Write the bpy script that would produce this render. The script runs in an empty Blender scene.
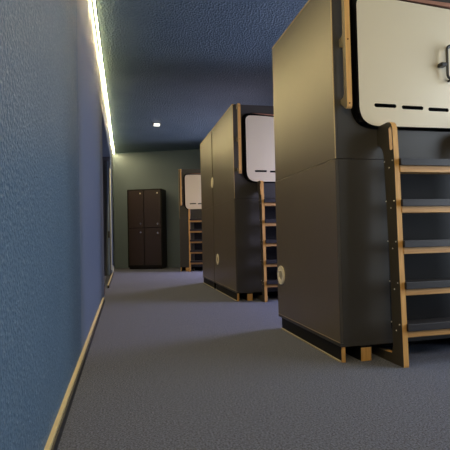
import bpy, bmesh, math, random
from mathutils import Vector, Matrix
random.seed(4)
C = bpy.context.scene.collection
scn = bpy.context.scene

# ------------------------------------------------------------------ materials
def mat(name, col, rough=.6, spec=.5, metal=0., noise=None, bump=None, coat=0., sheen=0.):
    """noise=(scale, darker colour, contrast low, contrast high); bump=(scale, strength, distance)"""
    m = bpy.data.materials.new(name); m.use_nodes = True
    nt = m.node_tree; N = nt.nodes; L = nt.links
    b = N['Principled BSDF']
    b.inputs['Base Color'].default_value = (*col, 1)
    b.inputs['Roughness'].default_value = rough
    b.inputs['Specular IOR Level'].default_value = spec
    b.inputs['Metallic'].default_value = metal
    b.inputs['Coat Weight'].default_value = coat
    b.inputs['Sheen Weight'].default_value = sheen
    tc = N.new('ShaderNodeTexCoord')
    if noise:
        n = N.new('ShaderNodeTexNoise'); n.inputs['Scale'].default_value = noise[0]
        n.inputs['Detail'].default_value = 4
        L.new(tc.outputs['Object'], n.inputs['Vector'])
        r = N.new('ShaderNodeValToRGB')
        r.color_ramp.elements[0].position = noise[2]; r.color_ramp.elements[1].position = noise[3]
        r.color_ramp.elements[0].color = (*noise[1], 1); r.color_ramp.elements[1].color = (*col, 1)
        L.new(n.outputs['Fac'], r.inputs['Fac']); L.new(r.outputs['Color'], b.inputs['Base Color'])
    if bump:
        n2 = N.new('ShaderNodeTexNoise'); n2.inputs['Scale'].default_value = bump[0]
        n2.inputs['Detail'].default_value = 3; n2.inputs['Roughness'].default_value = .6
        L.new(tc.outputs['Object'], n2.inputs['Vector'])
        bp = N.new('ShaderNodeBump'); bp.inputs['Strength'].default_value = bump[1]
        bp.inputs['Distance'].default_value = bump[2]
        L.new(n2.outputs['Fac'], bp.inputs['Height']); L.new(bp.outputs['Normal'], b.inputs['Normal'])
    return m

def wood_mat(name, a, b_, rough=.5, axis_scale=(30, 30, 2)):
    m = bpy.data.materials.new(name); m.use_nodes = True
    nt = m.node_tree; N = nt.nodes; L = nt.links; b = N['Principled BSDF']
    tc = N.new('ShaderNodeTexCoord'); mp = N.new('ShaderNodeMapping'); mp.inputs['Scale'].default_value = axis_scale
    n = N.new('ShaderNodeTexNoise'); n.inputs['Scale'].default_value = 3; n.inputs['Detail'].default_value = 6
    r = N.new('ShaderNodeValToRGB'); r.color_ramp.elements[0].color = (*b_, 1); r.color_ramp.elements[1].color = (*a, 1)
    r.color_ramp.elements[0].position = .3; r.color_ramp.elements[1].position = .65
    L.new(tc.outputs['Object'], mp.inputs['Vector']); L.new(mp.outputs['Vector'], n.inputs['Vector'])
    L.new(n.outputs['Fac'], r.inputs['Fac']); L.new(r.outputs['Color'], b.inputs['Base Color'])
    b.inputs['Roughness'].default_value = rough
    return m

def emit(name, col, s):
    m = bpy.data.materials.new(name); m.use_nodes = True
    nt = m.node_tree; N = nt.nodes; N.clear()
    e = N.new('ShaderNodeEmission'); o = N.new('ShaderNodeOutputMaterial')
    e.inputs[0].default_value = (*col, 1); e.inputs[1].default_value = s
    nt.links.new(e.outputs[0], o.inputs[0]); return m

def rough_plaster(name, col, dark, light, scale, bstr, bdist):
    """roller plaster: fine bump, broad tone changes and tiny bright grains"""
    m = mat(name, col, .55, .45)
    nt = m.node_tree; N = nt.nodes; L = nt.links; b = N['Principled BSDF']
    tc = N.new('ShaderNodeTexCoord')
    n1 = N.new('ShaderNodeTexNoise'); n1.inputs['Scale'].default_value = 1.6; n1.inputs['Detail'].default_value = 5
    n2 = N.new('ShaderNodeTexNoise'); n2.inputs['Scale'].default_value = scale; n2.inputs['Detail'].default_value = 2.5
    n3 = N.new('ShaderNodeTexVoronoi'); n3.inputs['Scale'].default_value = scale * .75
    for n in (n1, n2, n3): L.new(tc.outputs['Object'], n.inputs['Vector'])
    r1 = N.new('ShaderNodeValToRGB'); r1.color_ramp.elements[0].position = .35; r1.color_ramp.elements[1].position = .65
    r1.color_ramp.elements[0].color = (*dark, 1); r1.color_ramp.elements[1].color = (*col, 1)
    r2 = N.new('ShaderNodeValToRGB'); r2.color_ramp.elements[0].position = .60; r2.color_ramp.elements[1].position = .74
    r2.color_ramp.elements[0].color = (0, 0, 0, 1); r2.color_ramp.elements[1].color = (1, 1, 1, 1)
    mx = N.new('ShaderNodeMix'); mx.data_type = 'RGBA'
    L.new(n1.outputs['Fac'], r1.inputs['Fac']); L.new(n2.outputs['Fac'], r2.inputs['Fac'])
    L.new(r2.outputs['Color'], mx.inputs['Factor']); L.new(r1.outputs['Color'], mx.inputs['A'])
    mx.inputs['B'].default_value = (*light, 1)
    L.new(mx.outputs['Result'], b.inputs['Base Color'])
    ad = N.new('ShaderNodeMath'); ad.operation = 'ADD'
    L.new(n2.outputs['Fac'], ad.inputs[0]); L.new(n3.outputs['Distance'], ad.inputs[1])
    bp = N.new('ShaderNodeBump'); bp.inputs['Strength'].default_value = bstr; bp.inputs['Distance'].default_value = bdist
    L.new(ad.outputs[0], bp.inputs['Height']); L.new(bp.outputs['Normal'], b.inputs['Normal'])
    return m

M = {}
M['wall'] = rough_plaster('blue_plaster', (.095, .165, .25), (.08, .145, .225), (.27, .36, .44), 105, 1., .005)
M['wall_far'] = rough_plaster('far_wall_paint', (.115, .158, .205), (.108, .148, .195), (.12, .165, .21), 60, .3, .003)
M['wall_smooth'] = mat('smooth_blue_paint', (.135, .185, .235), .5, .4, bump=(90, .15, .002))
M['ceiling'] = rough_plaster('ceiling_plaster', (.135, .20, .23), (.11, .17, .20), (.26, .31, .33), 62, 1., .018)
M['lam'] = mat('dark_laminate', (.100, .078, .047), .38, 1., noise=(3, (.090, .070, .043), .3, .7))
M['lam_front'] = mat('front_laminate', (.046, .043, .039), .42, .4)
M['rail_side_lit'] = mat('rail_laminate_led_lit', (.20, .16, .10), .4, .6)  # same laminate as the pods, strip light's glow mixed into a paler colour
M['lam_stile'] = mat('stile_laminate', (.055, .047, .036), .45, .5)
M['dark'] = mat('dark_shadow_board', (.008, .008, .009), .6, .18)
M['grip'] = mat('black_ribbed_rubber', (.020, .018, .020), .5, .4, bump=(120, .2, .002))
M['black'] = mat('black_metal', (.01, .01, .01), .35, .6)
M['ply'] = wood_mat('birch_ply_edge', (.66, .38, .12), (.50, .26, .07))
M['plyx'] = wood_mat('birch_ply_edge_across', (.58, .33, .11), (.42, .21, .06), axis_scale=(2, 30, 30))
M['edge'] = mat('edge_band_and_glint', (.46, .34, .18), .5)  # top banding, also the painted reflection on the near upright edge
M['edge_dim'] = mat('dim_edge_band', (.25, .20, .13), .5)
M['rose'] = mat('reddish_ply_trim', (.30, .14, .09), .5)
M['door'] = mat('cream_door_laminate', (.64, .565, .41), .42, .5)
M['cream'] = mat('cream_ring', (.78, .72, .56), .4)
M['capin'] = mat('cap_inner', (.34, .30, .22), .5)
M['screw'] = mat('steel_screw', (.9, .87, .8), .4, .5, .0)
M['carpet'] = mat('carpet', (.125, .148, .24), .95, .15, noise=(125, (.034, .041, .070), .38, .62), bump=(300, 1., .007), sheen=.15)
M['base'] = mat('dark_skirting', (.015, .014, .016), .6)
M['basetop'] = mat('pale_wood_skirting_edge', (.44, .38, .23), .5)
M['locker'] = mat('dark_brown_locker', (.034, .022, .019), .4, .5)
M['lockside'] = mat('black_locker_body', (.008, .007, .007), .5, .3)
M['chrome'] = mat('polished_steel', (.8, .78, .74), .25, .5, .9)
M['led'] = emit('warm_led', (1., .75, .35), 900.)
M['led_soft'] = emit('warm_led_side_glow', (1., .84, .36), 45.)
M['ledwhite'] = emit('white_lens', (1., .97, .88), 1.6)
M['alu'] = mat('light_metal_frame', (.55, .60, .60), .35, .5, .5)
M['door_grey'] = mat('grey_blue_frame', (.08, .09, .11), .5)
M['glass_a'] = emit('daylit_frosted_glass_white', (.80, .88, 1.), 1.4)
M['glass_b'] = emit('daylit_frosted_glass_lilac', (.62, .62, 1.), 2.6)
M['white'] = mat('white_frame', (.6, .6, .6), .4)

# ------------------------------------------------------------------ mesh helpers
class Ctx:
    """where part coordinates go: optional mirror along y inside a module"""
    flip = None
def link(name, me, mats, parent=None):
    o = bpy.data.objects.new(name, me); C.objects.link(o)
    for m in (mats if isinstance(mats, (list, tuple)) else [mats]): me.materials.append(m)
    if parent: o.parent = parent
    return o
def finish(name, bm, mats, parent=None, smooth=False):
    if Ctx.flip is not None:
        for v in bm.verts: v.co.y = Ctx.flip - v.co.y
    bmesh.ops.recalc_face_normals(bm, faces=bm.faces)
    me = bpy.data.meshes.new(name); bm.to_mesh(me); bm.free()
    if smooth:
        for p in me.polygons: p.use_smooth = True
    return link(name, me, mats, parent)
def add_box(bm, a, b, bev=0., mi=0):
    r = bmesh.ops.create_cube(bm, size=1)
    vs = r['verts']
    for v in vs:
        v.co = Vector([(a[i] + b[i]) / 2 + v.co[i] * (b[i] - a[i]) for i in range(3)])
    fs = set(f for v in vs for f in v.link_faces)
    for f in fs: f.material_index = mi
    if bev:
        es = set(e for v in vs for e in v.link_edges)
        bmesh.ops.bevel(bm, geom=list(es), offset=bev, segments=2, affect='EDGES', profile=.6)
def box(name, a, b, m, parent=None, bev=.0015):
    bm = bmesh.new(); add_box(bm, a, b, bev); return finish(name, bm, m, parent)
def prism(name, outer, holes, axis, a0, a1, mats, parent=None):
    """outer/holes: 2-D points in the plane across `axis`; material 0 on the two faces, 1 on the cut edges"""
    idx = {'x': (1, 2, 0), 'y': (0, 2, 1), 'z': (0, 1, 2)}[axis]
    def P(p, a):
        v = [0, 0, 0]; v[idx[0]] = p[0]; v[idx[1]] = p[1]; v[idx[2]] = a; return v
    bm = bmesh.new()
    for a in (a0, a1):
        es = []
        for lp in [outer] + holes:
            vs = [bm.verts.new(P(p, a)) for p in lp]
            es += [bm.edges.new((vs[i], vs[(i + 1) % len(vs)])) for i in range(len(vs))]
        bmesh.ops.triangle_fill(bm, use_beauty=True, use_dissolve=False, edges=es)
    for f in bm.faces: f.material_index = 0
    for lp in [outer] + holes:
        n = len(lp)
        A = [bm.verts.new(P(p, a0)) for p in lp]; B = [bm.verts.new(P(p, a1)) for p in lp]
        for i in range(n):
            f = bm.faces.new((A[i], A[(i + 1) % n], B[(i + 1) % n], B[i])); f.material_index = 1
    bmesh.ops.remove_doubles(bm, verts=bm.verts, dist=1e-6)
    return finish(name, bm, mats, parent)
def rounded(pts, seg=6):
    """pts: (x, y, radius) corners -> polygon with rounded corners"""
    out = []; n = len(pts)
    for i in range(n):
        p = Vector(pts[i][:2]); r = pts[i][2]
        if r <= 0: out.append(tuple(p)); continue
        a = Vector(pts[i - 1][:2]) - p; b = Vector(pts[(i + 1) % n][:2]) - p
        la, lb = a.length, b.length; a.normalize(); b.normalize()
        ang = a.angle(b); t = min(r / math.tan(ang / 2), la * .49, lb * .49)
        s = p + a * t; e = p + b * t
        for k in range(seg + 1):
            u = k / seg
            out.append(tuple((1 - u) ** 2 * s + 2 * u * (1 - u) * p * .9 + 2 * u * (1 - u) * (s + e) / 2 * .1 + u * u * e))
    return out
def rrect(x0, y0, x1, y1, r, seg=6): return rounded([(x0, y0, r), (x1, y0, r), (x1, y1, r), (x0, y1, r)], seg)
def add_cyl(bm, c, axis, r, l, seg=24, mi=0, inner=0.):
    """solid disc, or ring when inner > 0; l along axis"""
    idx = {'x': (1, 2, 0), 'y': (0, 2, 1), 'z': (0, 1, 2)}[axis]
    def P(rad, t, a):
        v = [0, 0, 0]; v[idx[0]] = rad * math.cos(t); v[idx[1]] = rad * math.sin(t); v[idx[2]] = a
        return Vector(v) + Vector(c)
    prof = [(inner, -l / 2), (r * .985, -l / 2), (r, -l / 2 + min(l * .2, .002)), (r, l / 2 - min(l * .2, .002)), (r * .985, l / 2), (inner, l / 2)]
    rings = [[bm.verts.new(P(max(q[0], 1e-5), 2 * math.pi * k / seg, q[1])) for k in range(seg)] for q in prof]
    m = len(rings)
    for j in range(m if inner > 0 else m - 1):
        A, B = rings[j], rings[(j + 1) % m]
        for k in range(seg):
            f = bm.faces.new((A[k], A[(k + 1) % seg], B[(k + 1) % seg], B[k])); f.material_index = mi
def tube(name, pts, r, m, parent=None, closed=False, seg=10):
    cu = bpy.data.curves.new(name, 'CURVE'); cu.dimensions = '3D'; cu.bevel_depth = r; cu.bevel_resolution = 3
    sp = cu.splines.new('POLY'); sp.points.add(len(pts) - 1)
    for q, p in zip(sp.points, pts): q.co = (*p, 1)
    sp.use_cyclic_u = closed
    t = bpy.data.objects.new('tmp', cu); C.objects.link(t)
    me = bpy.data.meshes.new_from_object(t.evaluated_get(bpy.context.evaluated_depsgraph_get()))
    bpy.data.objects.remove(t); me.name = name
    if Ctx.flip is not None:
        for v in me.vertices: v.co.y = Ctx.flip - v.co.y
        me.flip_normals()
    for p in me.polygons: p.use_smooth = True
    me.materials.clear()
    return link(name, me, m, parent)
def empty(name, loc, label, cat, rz=0, group=None):
    o = bpy.data.objects.new(name, None); C.objects.link(o); o.empty_display_size = .1
    o.location = loc; o.rotation_euler = (0, 0, rz)
    return tag(o, label, cat, group)
def tag(o, label, cat, group=None):
    o['label'] = label; o['category'] = cat
    if group: o['group'] = group
    return o
def structure(o, label, cat):
    o['kind'] = 'structure'; return tag(o, label, cat)

# ------------------------------------------------------------------ room shell
WX = -.28; RX = 3.42; H = 3.05; YB = -2.2; YF = 12.0; TH = math.radians(20)
def far_y(x): return YF - math.tan(TH) * (x - WX)
structure(box('floor', (WX - .6, YB - .2, -.1), (RX + .2, YF + .4, 0), M['carpet'], bev=0), 'dark grey speckled carpet floor', 'floor')
structure(box('ceiling', (WX - .6, YB - .2, H), (RX + .2, YF + .4, H + .1), M['ceiling'], bev=0), 'dark blue grey rough plaster ceiling', 'ceiling')

OP0, OP1, OPZ = 6.15, 9.70, 2.53
def wall_left_mesh():
    bm = bmesh.new()
    T = .42
    add_box(bm, (WX - T, YB, 0), (WX, 2.95, H), 0, 0)
    add_box(bm, (WX - T, 2.95, 0), (WX + .0, OP0, H), 0, 1)
    add_box(bm, (WX - T, OP0, OPZ), (WX, OP1, H), 0, 1)
    add_box(bm, (WX - T, OP1, 0), (WX, YF + .3, H), 0, 1)
    return bm
structure(finish('wall_left', wall_left_mesh(), [M['wall'], M['wall_smooth']]), 'long blue textured plaster wall on the left', 'wall')
# far wall, turned about 20 degrees to the corridor
bm = bmesh.new()
x1 = RX
q = [(WX - .1, far_y(WX - .1)), (x1, far_y(x1)), (x1, far_y(x1) + .15), (WX - .1, far_y(WX - .1) + .15)]
vb = [bm.verts.new((*p, 0)) for p in q]; vt = [bm.verts.new((*p, H)) for p in q]
bm.faces.new(vb); bm.faces.new(vt)
for i in range(4): bm.faces.new((vb[i], vb[(i + 1) % 4], vt[(i + 1) % 4], vt[i]))
structure(finish('wall_far', bm, M['wall_far']), 'grey green wall closing the far end of the corridor', 'wall')
structure(box('wall_back', (WX - .6, YB - .15, 0), (RX + .2, YB, H), M['wall'], bev=0), 'blue wall behind the viewpoint', 'wall')

# right wall with three daylit frosted windows
WINS = [(.6, 2.3, .3, 2.4, 'glass_a'), (3.75, 4.95, .35, 2.3, 'glass_b'), (8.45, 9.85, .35, 2.3, 'glass_b')]
def wall_right():
    bm = bmesh.new(); y = YB
    for (a, b, z0, z1, g) in WINS:
        add_box(bm, (RX, y, 0), (RX + .2, a, H)); add_box(bm, (RX, a, 0), (RX + .2, b, z0)); add_box(bm, (RX, a, z1), (RX + .2, b, H)); y = b
    add_box(bm, (RX, y, 0), (RX + .2, YF + .3, H)); return bm
structure(finish('wall_right', wall_right(), M['wall_smooth']), 'blue wall behind the sleeping pods with windows', 'wall')
for i, (a, b, z0, z1, g) in enumerate(WINS):
    t = empty('window_%d' % (i + 1), (RX + .08, (a + b) / 2, z0), ['frosted window nearest the viewpoint', 'frosted window in the gap behind the nearest pod', 'frosted window in the gap before the farthest pod'][i], 'window')
    t['kind'] = 'structure'
    w = (b - a) / 2; hh = z1 - z0
    bm = bmesh.new()
    for (p, q_) in (((-.03, -w, 0), (.03, -w + .05, hh)), ((-.03, w - .05, 0), (.03, w, hh)), ((-.03, -w, 0), (.03, w, .05)), ((-.03, -w, hh - .05), (.03, w, hh)), ((-.03, -.025, 0), (.03, .025, hh))):
        add_box(bm, p, q_, .003)
    finish('window_frame', bm, M['white'], t)
    box('glass_pane', (-.006, -w + .04, .04), (.006, w - .04, hh - .04), M[g], t, 0)

# skirting on the left: dark board with a pale wooden top edge
def skirting(name, y0, y1, label):
    o = box(name, (WX, y0, 0), (WX + .027, y1, .042), M['base'], bev=0)
    structure(o, label, 'skirting')
    box('top_edge', (WX, y0, .042), (WX + .019, y1, .052), M['basetop'], o, 0)
    return o
skirting('baseboard_left', YB, 5.62, 'pale topped skirting board along the near left wall')
skirting('baseboard_left', 7.15, OP1 + .3, 'short pale topped skirting piece below the recess at the far left')
o = box('baseboard_far', (0, -.018, 0), (3.2, 0, .07), M['wall_far'], bev=.002)
o.location = (WX + .03, far_y(WX + .03), 0); o.rotation_euler = (0, 0, -TH)
structure(o, 'low painted skirting along the far wall', 'skirting')

# recess in the left wall: glazed door leaf set back, jamb facing the camera
t = empty('door_1', (WX - .40, OP0, 0), 'dark glazed door set in the recess of the left wall', 'door'); t['kind'] = 'structure'
box('door_leaf', (0, .05, .02), (.04, OP1 - OP0 - .05, OPZ - .03), M['dark'], t)
bm = bmesh.new()
for yy in (.05, 1.2, 2.35, 3.42): add_box(bm, (.04, yy, .02), (.065, yy + .08, OPZ - .03), .003)
add_box(bm, (.04, .05, .02), (.065, 3.5, .14), .003); add_box(bm, (.04, .05, OPZ - .15), (.065, 3.5, OPZ - .03), .003)
finish('door_frame', bm, M['door_grey'], t)
j = structure(box('trim_1', (WX - .36, OP1 - .03, 0), (WX - .012, OP1, OPZ - .002), M['door_grey'], bev=0), 'grey blue jamb lining at the far side of the recess', 'door jamb')
bm = bmesh.new(); add_box(bm, (WX - .098, OP1 - .05, .0), (WX - .088, OP1 - .03, OPZ - .1), .002); add_box(bm, (WX - .075, OP1 - .06, 0), (WX - .04, OP1 - .03, OPZ - .1), .004)
finish('stop_bead', bm, M['wall_smooth'], j)
box('corner_profile', (WX - .016, OP1 - .055, .12), (WX + .004, OP1 - .03, 2.28), M['alu'], j)
bm = bmesh.new(); add_box(bm, (WX - .07, OP1 - .075, .80), (WX - .035, OP1 - .055, .94), .003)
finish('latch_plate', bm, M['black'], j)
# small floor bracket at the start of the recess
br = empty('wall_bracket', (WX - .1, 6.28, 0), 'small dark bracket at the foot of the left wall recess', 'bracket')
box('bracket_body', (0, 0, .0), (.10, .08, .17), M['black'], br, .004)
box('wooden_block', (.02, -.02, 0), (.10, .0, .12), M['rose'], br, .003)
# white clip at the floor by the far corner of the recess
cl = empty('floor_socket', (WX + .001, OP1 + .02, 0), 'small pale socket box low on the wall by the far corner', 'socket')
box('socket_body', (0, 0, .06), (.03, .12, .20), M['alu'], cl, .004)
box('socket_face', (.03, .02, .08), (.034, .10, .18), M['cream'], cl, .001)

# LED strip along the ceiling corner
led = empty('led_strip', (WX + .03, YB + .05, H - .0), 'warm white glowing strip light along the left ceiling edge', 'strip light')
LL = far_y(WX + .03) - YB - .10
box('mounting_channel', (-.012, 0, -.006), (.009, LL, -.001), M['alu'], led, 0)
dif = box('glowing_diffuser', (-.003, 0, -.014), (.001, LL, -.006), M['led_soft'], led, 0)
dif.data.materials.append(M['led'])
for p_ in dif.data.polygons:
    if p_.normal.z < -.5: p_.material_index = 1
# small light on the ceiling
sl = empty('ceiling_light', (.652, 8.77, H), 'small rectangular white ceiling lamp with dark rim above the corridor', 'ceiling light')
box('lamp_housing', (-.078, -.05, -.035), (.078, .05, -.001), M['black'], sl, .006)
box('lamp_lens', (-.06, -.058, -.05), (.06, .04, -.012), M['ledwhite'], sl, .006)

# ------------------------------------------------------------------ sleeping pods
UW = 2.10; UH = 2.345; ZS = 1.215; ZB = .092
def disc_cap(parent, y, z, r=.077):
    bm = bmesh.new(); add_cyl(bm, (-.004, y, z), 'x', r, .010, 32, 0, inner=r * .5)
    ring = finish('round_cap', bm, M['cream'], parent, False)
    bm = bmesh.new(); add_cyl(bm, (-.001, y, z), 'x', r * .5, .006, 28)
    finish('cap_centre', bm, M['capin'], ring)
    return ring

def sleeping_pod(loc, depth, label, rz=0, flip=False, caps=((.99, .44),), group='two storey sleeping pods'):
    t = empty('sleeping_pod', loc, label, 'sleeping pod', rz, group)
    Ctx.flip = depth if flip else None
    D = depth
    # carcass
    box('lower_berth_shell', (.02, .09, ZB + .022), (UW - .02, D - .004, ZS - .003), M['dark'], t, 0)
    box('upper_berth_shell', (.02, .09, ZS + .003), (UW - .02, D - .004, UH - .02), M['dark'], t, 0)
    prism('ladder_rest', [(-.003, 0), (.14, 0), (.14, .045), (-.003, .053)], [], 'x', .283, .316, [M['lam_stile'], M['lam_stile']], t)
    # side panels towards the corridor, lower and upper, with pale edges
    lo = box('lower_side_panel', (0, .006, ZB + .024), (.019, D, ZS - .0015), M['lam'], t)
    up = box('upper_side_panel', (0, .006, ZS + .0015), (.019, D - .012, UH - .010), M['lam'], t)
    box('near_edge_strip', (-.0005, .001, ZS + .0015), (.005, .006, UH - .010), M['edge'], up, 0)  # pale strip stands in for the reflection along the panel's near edge
    box('top_edge_band', (-.003, .001, UH - .010), (.02, D - .012, UH), M['edge'], up, 0)
    box('near_edge_strip', (-.0005, .001, ZB + .024), (.0185, .006, ZS - .0015), M['lam_stile'], lo, 0)
    box('front_edge', (.005, .001, ZS + .0015), (.0185, .006, UH - .010), M['lam_front'], up, 0)
    bb = box('base_board', (-.001, 0, ZB), (UW, D - .002, ZB + .021), M['lam_front'], t)
    box('pale_edge_strip', (-.004, .004, ZB + .0215), (.02, D - .004, ZB + .024), M['edge_dim'], bb, 0)
    box('right_side_panel', (UW - .019, .006, ZB + .024), (UW, D, UH), M['lam'], t)
    box('top_panel', (.0185, .006, UH - .019), (UW - .019, D - .012, UH - .001), M['lam_front'], t)
    # plinth: side boards and ribs with ply ends
    for (xa, xb) in ((.008, .03), (UW - .03, UW - .008)):
        p = box('plinth_board', (xa, .012, 0), (xb, D - .06, ZB), M['dark'], t)
        box('ply_end', (xa, .004, 0), (xb, .012, ZB - .003), M['ply'], p, 0)
        if xa < .1: box('floor_edge_strip', (xa - .012, .012, 0), (xa, D - .06, .007), M['capin'], p, 0)
    for xa in (.128, 1.02, 1.80):
        p = box('plinth_rib', (xa, .0, 0), (xa + .066, D - .1, ZB - .002), M['dark'], t)
        box('ply_end', (xa, -.006, 0), (xa + .066, .0, ZB - .012), M['ply'], p, .002)
    box('plinth_back', (.03, .28, 0), (UW - .03, .30, ZB), M['dark'], t)
    # lower front panel, with a recessed dark entrance behind the ladder
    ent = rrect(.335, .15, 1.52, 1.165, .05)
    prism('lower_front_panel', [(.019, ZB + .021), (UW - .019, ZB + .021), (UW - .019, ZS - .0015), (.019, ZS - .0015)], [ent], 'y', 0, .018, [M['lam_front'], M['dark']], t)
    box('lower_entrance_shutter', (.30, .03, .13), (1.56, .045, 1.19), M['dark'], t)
    # upper front panel with door opening
    op = rounded([(.108, 1.40, .14), (.885, 1.40, .09), (.885, 2.235, .06), (.108, 2.242, .09)])  # widened on the left: dark gap stands in for the grab rail's shadow
    prism('upper_front_panel', [(.019, ZS + .0015), (UW - .019, ZS + .0015), (UW - .019, UH - .019), (.019, UH - .019)], [op], 'y', 0, .018, [M['lam_front'], M['lam_front']], t)
    # door with three ventilation slots
    dr = rounded([(.150, 1.412, .115), (.872, 1.416, .10), (.872, 2.175, .055), (.41, 2.203, 0), (.27, 2.207, .03), (.150, 2.204, .09)], 9)
    hz = [(.250, .400, 1.539), (.438, .589, 1.5345), (.625, .772, 1.530)]
    d = prism('hatch_door', dr, [rrect(a, z - .0115, b, z + .0115, .011, 5) for a, b, z in hz], 'y', -.034, -.012, [M['door'], M['dark']], t)
    box('door_backing', (.16, .024, 1.43), (.86, .03, 2.22), M['dark'], t)
    box('door_runner', (.16, -.012, 1.44), (.86, .024, 1.46), M['dark'], t, 0)
    # reddish trim over the door
    tr = [(.24, 2.240), (.885, 2.230), (.885, 2.202), (.62, 2.214), (.41, 2.224)]
    prism('door_top_trim', tr, [], 'y', -.018, -.001, [M['rose'], M['rose']], t)
    # grab loop at the right edge of the door
    lp = rrect(.742, 1.715, .812, 1.925, .03, 5)
    h_ = tube('door_handle', [(x, -.072, z) for x, z in lp], .0085, M['black'], d, True)
    for zz in (1.715, 1.925):
        bm = bmesh.new(); add_cyl(bm, (.777, -.053, zz), 'y', .008, .04, 12); finish('handle_post', bm, M['black'], d)
    box('latch_knob', (.698, -.078, 1.795), (.742, -.034, 1.818), M['black'], d, .007)
    # vertical wooden grab rail: ply plate standing off the front, two grip cut-outs
    yf = -.078
    yi = yf + .034
    outer = [(yf + .002, 1.512), (yf, 1.53), (yf, 2.315), (yf + .01, 2.335), (-.001, 2.335), (-.001, 2.285), (yi + .012, 2.28), (yi, 2.265), (yi, 1.96), (yi + .01, 1.945),
             (-.001, 1.938), (-.001, 1.892), (yi + .01, 1.885), (yi, 1.87), (yi, 1.60), (yi + .012, 1.578), (-.001, 1.57), (-.001, 1.545), (yf + .022, 1.503), (yf + .010, 1.503)]
    g = prism('wooden_grab_rail', outer, [], 'x', .045, .078, [M['rail_side_lit'], M['ply']], t)
    for z in (1.53, 1.91, 2.30):
        bm = bmesh.new(); add_cyl(bm, (.0615, yf - .0005, z), 'y', .0045, .003, 10); finish('rail_screw', bm, M['dark'], g)
    for (y, z) in caps: disc_cap(t, y, z)
    Ctx.flip = None
    return t

def ladder(loc, label, rz=0, screws=True):
    t = empty('pod_ladder', loc, label, 'ladder', rz, 'ladders on the pod fronts')
    prof = [(-.193, .012), (-.190, .0), (-.006, 0), (-.006, .053), (-.082, .058), (-.094, .10), (-.090, .54), (-.066, 1.10), (-.060, 1.235),
            (-.045, 1.268), (-.020, 1.292), (-.002, 1.300), (-.002, 1.39), (-.012, 1.408), (-.035, 1.414), (-.105, 1.416), (-.130, 1.411), (-.148, 1.395), (-.156, 1.37), (-.168, 1.15), (-.176, .72), (-.186, .3)]
    hole = rrect(-.148, 1.245, -.120, 1.382, .013, 5)
    # the slot leans with the front edge
    hole = [(y + (1.38 - z) * -.05, z) for y, z in hole]
    Z = [1.190 - .2365 * k for k in range(5)]
    for (a, b) in ((.283, .316), (.866, .899)):
        s = prism('ladder_stile', prof, [hole], 'x', a, b, [M['lam_stile'], M['ply']], t)
        xs = a - .0005 if a < .5 else b + .0005
        if not screws: continue
        for z in Z:
            for dy, dz in ((-.070, -.003), (-.148, -.006), (-.115, -.045)):
                fr = (1.2 - z) * -.019
                bm = bmesh.new(); add_cyl(bm, (xs, dy + fr, z + dz), 'x', .0042, .003, 10); finish('screw', bm, M['screw'], s)
    for z in Z:
        fr = -.170 - (1.19 - z) * .019
        tr = box('tread', (.3155, fr - .002, z - .077), (.8665, -.095, z - .036), M['plyx'], t, .003)
        bm = bmesh.new()
        add_box(bm, (.309, fr - .020, z - .040), (.873, fr - .0015, z), .003)
        add_box(bm, (.3165, fr - .0015, z - .036), (.8655, -.09, z), .002)
        finish('grip_cap', bm, M['grip'], tr)
    return t

U1 = (1.237, 2.41, 0); U2 = (1.273, 5.05, 0); U2D = 1.28
sleeping_pod(U1, 1.09, 'nearest dark two storey sleeping pod, beside the foreground ladder')
ladder(U1, 'nearest ladder with wooden treads, rising to the door cut by the right frame edge')
sleeping_pod(U2, U2D, 'middle sleeping pod whose pale door is half hidden by the nearest pod', caps=((1.04, .447),))
ladder(U2, 'ladder on the middle pod, seen just left of the nearest pod')
p = sleeping_pod((1.273, 5.05 + U2D + .03, 0), .99, 'dark sleeping pod joined behind the middle pod, showing only its narrow side', flip=True, caps=())
# round cap bridging the joint between the two middle pods
cp = empty('round_joint_cap', (1.273 - .001, 5.05 + U2D + .014, 1.565), 'upper oval looking cream cap over the joint of the two middle pods', 'cap')
cp.location.x -= .001
bm = bmesh.new(); add_cyl(bm, (-.004, 0, 0), 'x', .078, .009, 32, 0, inner=.045); finish('cap_ring', bm, M['cream'], cp)
bm = bmesh.new(); add_cyl(bm, (-.0025, 0, 0), 'x', .045, .005, 28); finish('cap_centre', bm, M['cream'], cp)
# far pod, turned with the far wall
rz3 = -TH * .8
U3 = (1.225, 10.08, 0)
sleeping_pod(U3, .95, 'farthest small looking sleeping pod with cream door against the far wall', rz=rz3, caps=())
ladder((U3[0] - .05, U3[1] - .005, 0), 'farthest little ladder below the cream door by the far wall', rz3, False)

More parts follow.
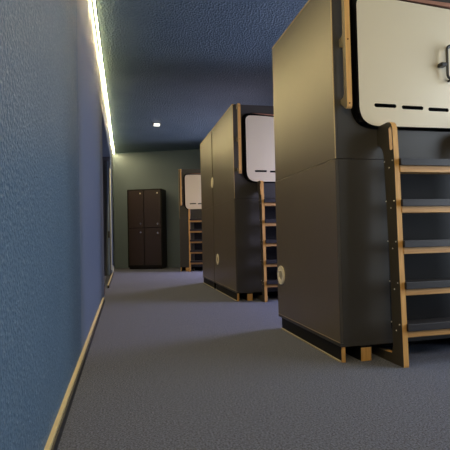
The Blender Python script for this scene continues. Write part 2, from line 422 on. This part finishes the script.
# ------------------------------------------------------------------ locker
lk = empty('locker', (.068, 11.38, 0), 'dark brown four door metal locker standing against the far wall', 'locker', -TH * 1.1)
LW, LH, LD = .895, 2.01, .41
bm = bmesh.new()
add_box(bm, (0, .02, .05), (LW, LD, LH), .003); add_box(bm, (.02, .04, 0), (LW - .02, LD - .02, .05), 0)
add_box(bm, (0, 0, .05), (.03, .021, LH), .002); add_box(bm, (LW - .02, 0, .05), (LW, .021, LH), .002)
add_box(bm, (0, 0, LH - .03), (LW, .021, LH), .002); add_box(bm, (0, 0, .05), (LW, .021, .10), .002)
finish('locker_body', bm, M['lockside'], lk)
for ci, (xa, xb) in enumerate(((.036, .425), (.447, LW - .026))):
    for (za, zb) in ((.106, 1.025), (1.047, LH - .036)):
        d = box('locker_door', (xa, -.008, za), (xb, .018, zb), M['locker'], lk, .004)
        zl = (za + .10) if za > 1 else (zb - .10)
        bm = bmesh.new(); add_cyl(bm, (xb - .075, -.014, zl if ci == 0 else (zl - .02)), 'y', .020, .014, 16)
        finish('cam_lock', bm, M['chrome'], d)
        if za > 1:
            bm = bmesh.new(); add_cyl(bm, (xb - .075, -.012, zb - .07), 'y', .018, .008, 16)
            finish('number_disc', bm, M['cream'], d)

# ------------------------------------------------------------------ lights
def area(name, loc, rot, sx, sy, col, e):
    l = bpy.data.lights.new(name, 'AREA'); l.shape = 'RECTANGLE'; l.size = sx; l.size_y = sy; l.color = col; l.energy = e
    o = bpy.data.objects.new(name, l); C.objects.link(o); o.location = loc; o.rotation_euler = rot; return o
R90 = math.pi / 2
area('daylight_near', (RX - .02, 1.45, 1.35), (0, R90, 0), 2.0, 1.65, (.78, .88, 1.), 60)
area('daylight_gap', (RX - .02, 4.15, 1.15), (0, R90 - .3, 0), 1.5, .75, (.66, .66, 1.), 95)
area('daylight_far_gap', (RX - .02, 9.2, 1.15), (0, R90 - .35, 0), 1.5, 1.3, (.80, .72, .98), 190)
l = area('lamp_behind_viewpoint', (.9, -1.5, 2.6), (math.radians(62), 0, math.radians(-8)), .9, .5, (1., .76, .42), 26)
w = bpy.data.worlds.new('world'); scn.world = w; w.use_nodes = True
w.node_tree.nodes['Background'].inputs[0].default_value = (.4, .5, .7, 1); w.node_tree.nodes['Background'].inputs[1].default_value = .1

# ------------------------------------------------------------------ camera
f_, r_, h_ = 440., .0225, .76
Yc = Vector((125 - 225, -(239.3 - 225), -f_)).normalized()
cc = -(Yc.x * -r_ + Yc.y) / Yc.z
Zc = Vector((-r_, 1, cc)).normalized()
Xc = Yc.cross(Zc)
cam = bpy.data.cameras.new('camera'); co = bpy.data.objects.new('camera', cam); C.objects.link(co)
Mw = Matrix((Xc, Yc, Zc))        # world = Mw @ cam
m4 = Mw.to_4x4(); m4.translation = Vector((0, 0, h_))
co.matrix_world = m4
cam.sensor_fit = 'HORIZONTAL'; cam.sensor_width = 36; cam.lens = 36 * f_ / 450; cam.clip_start = .02
scn.camera = co
scn.view_settings.view_transform = 'Standard'
scn.view_settings.look = 'None'
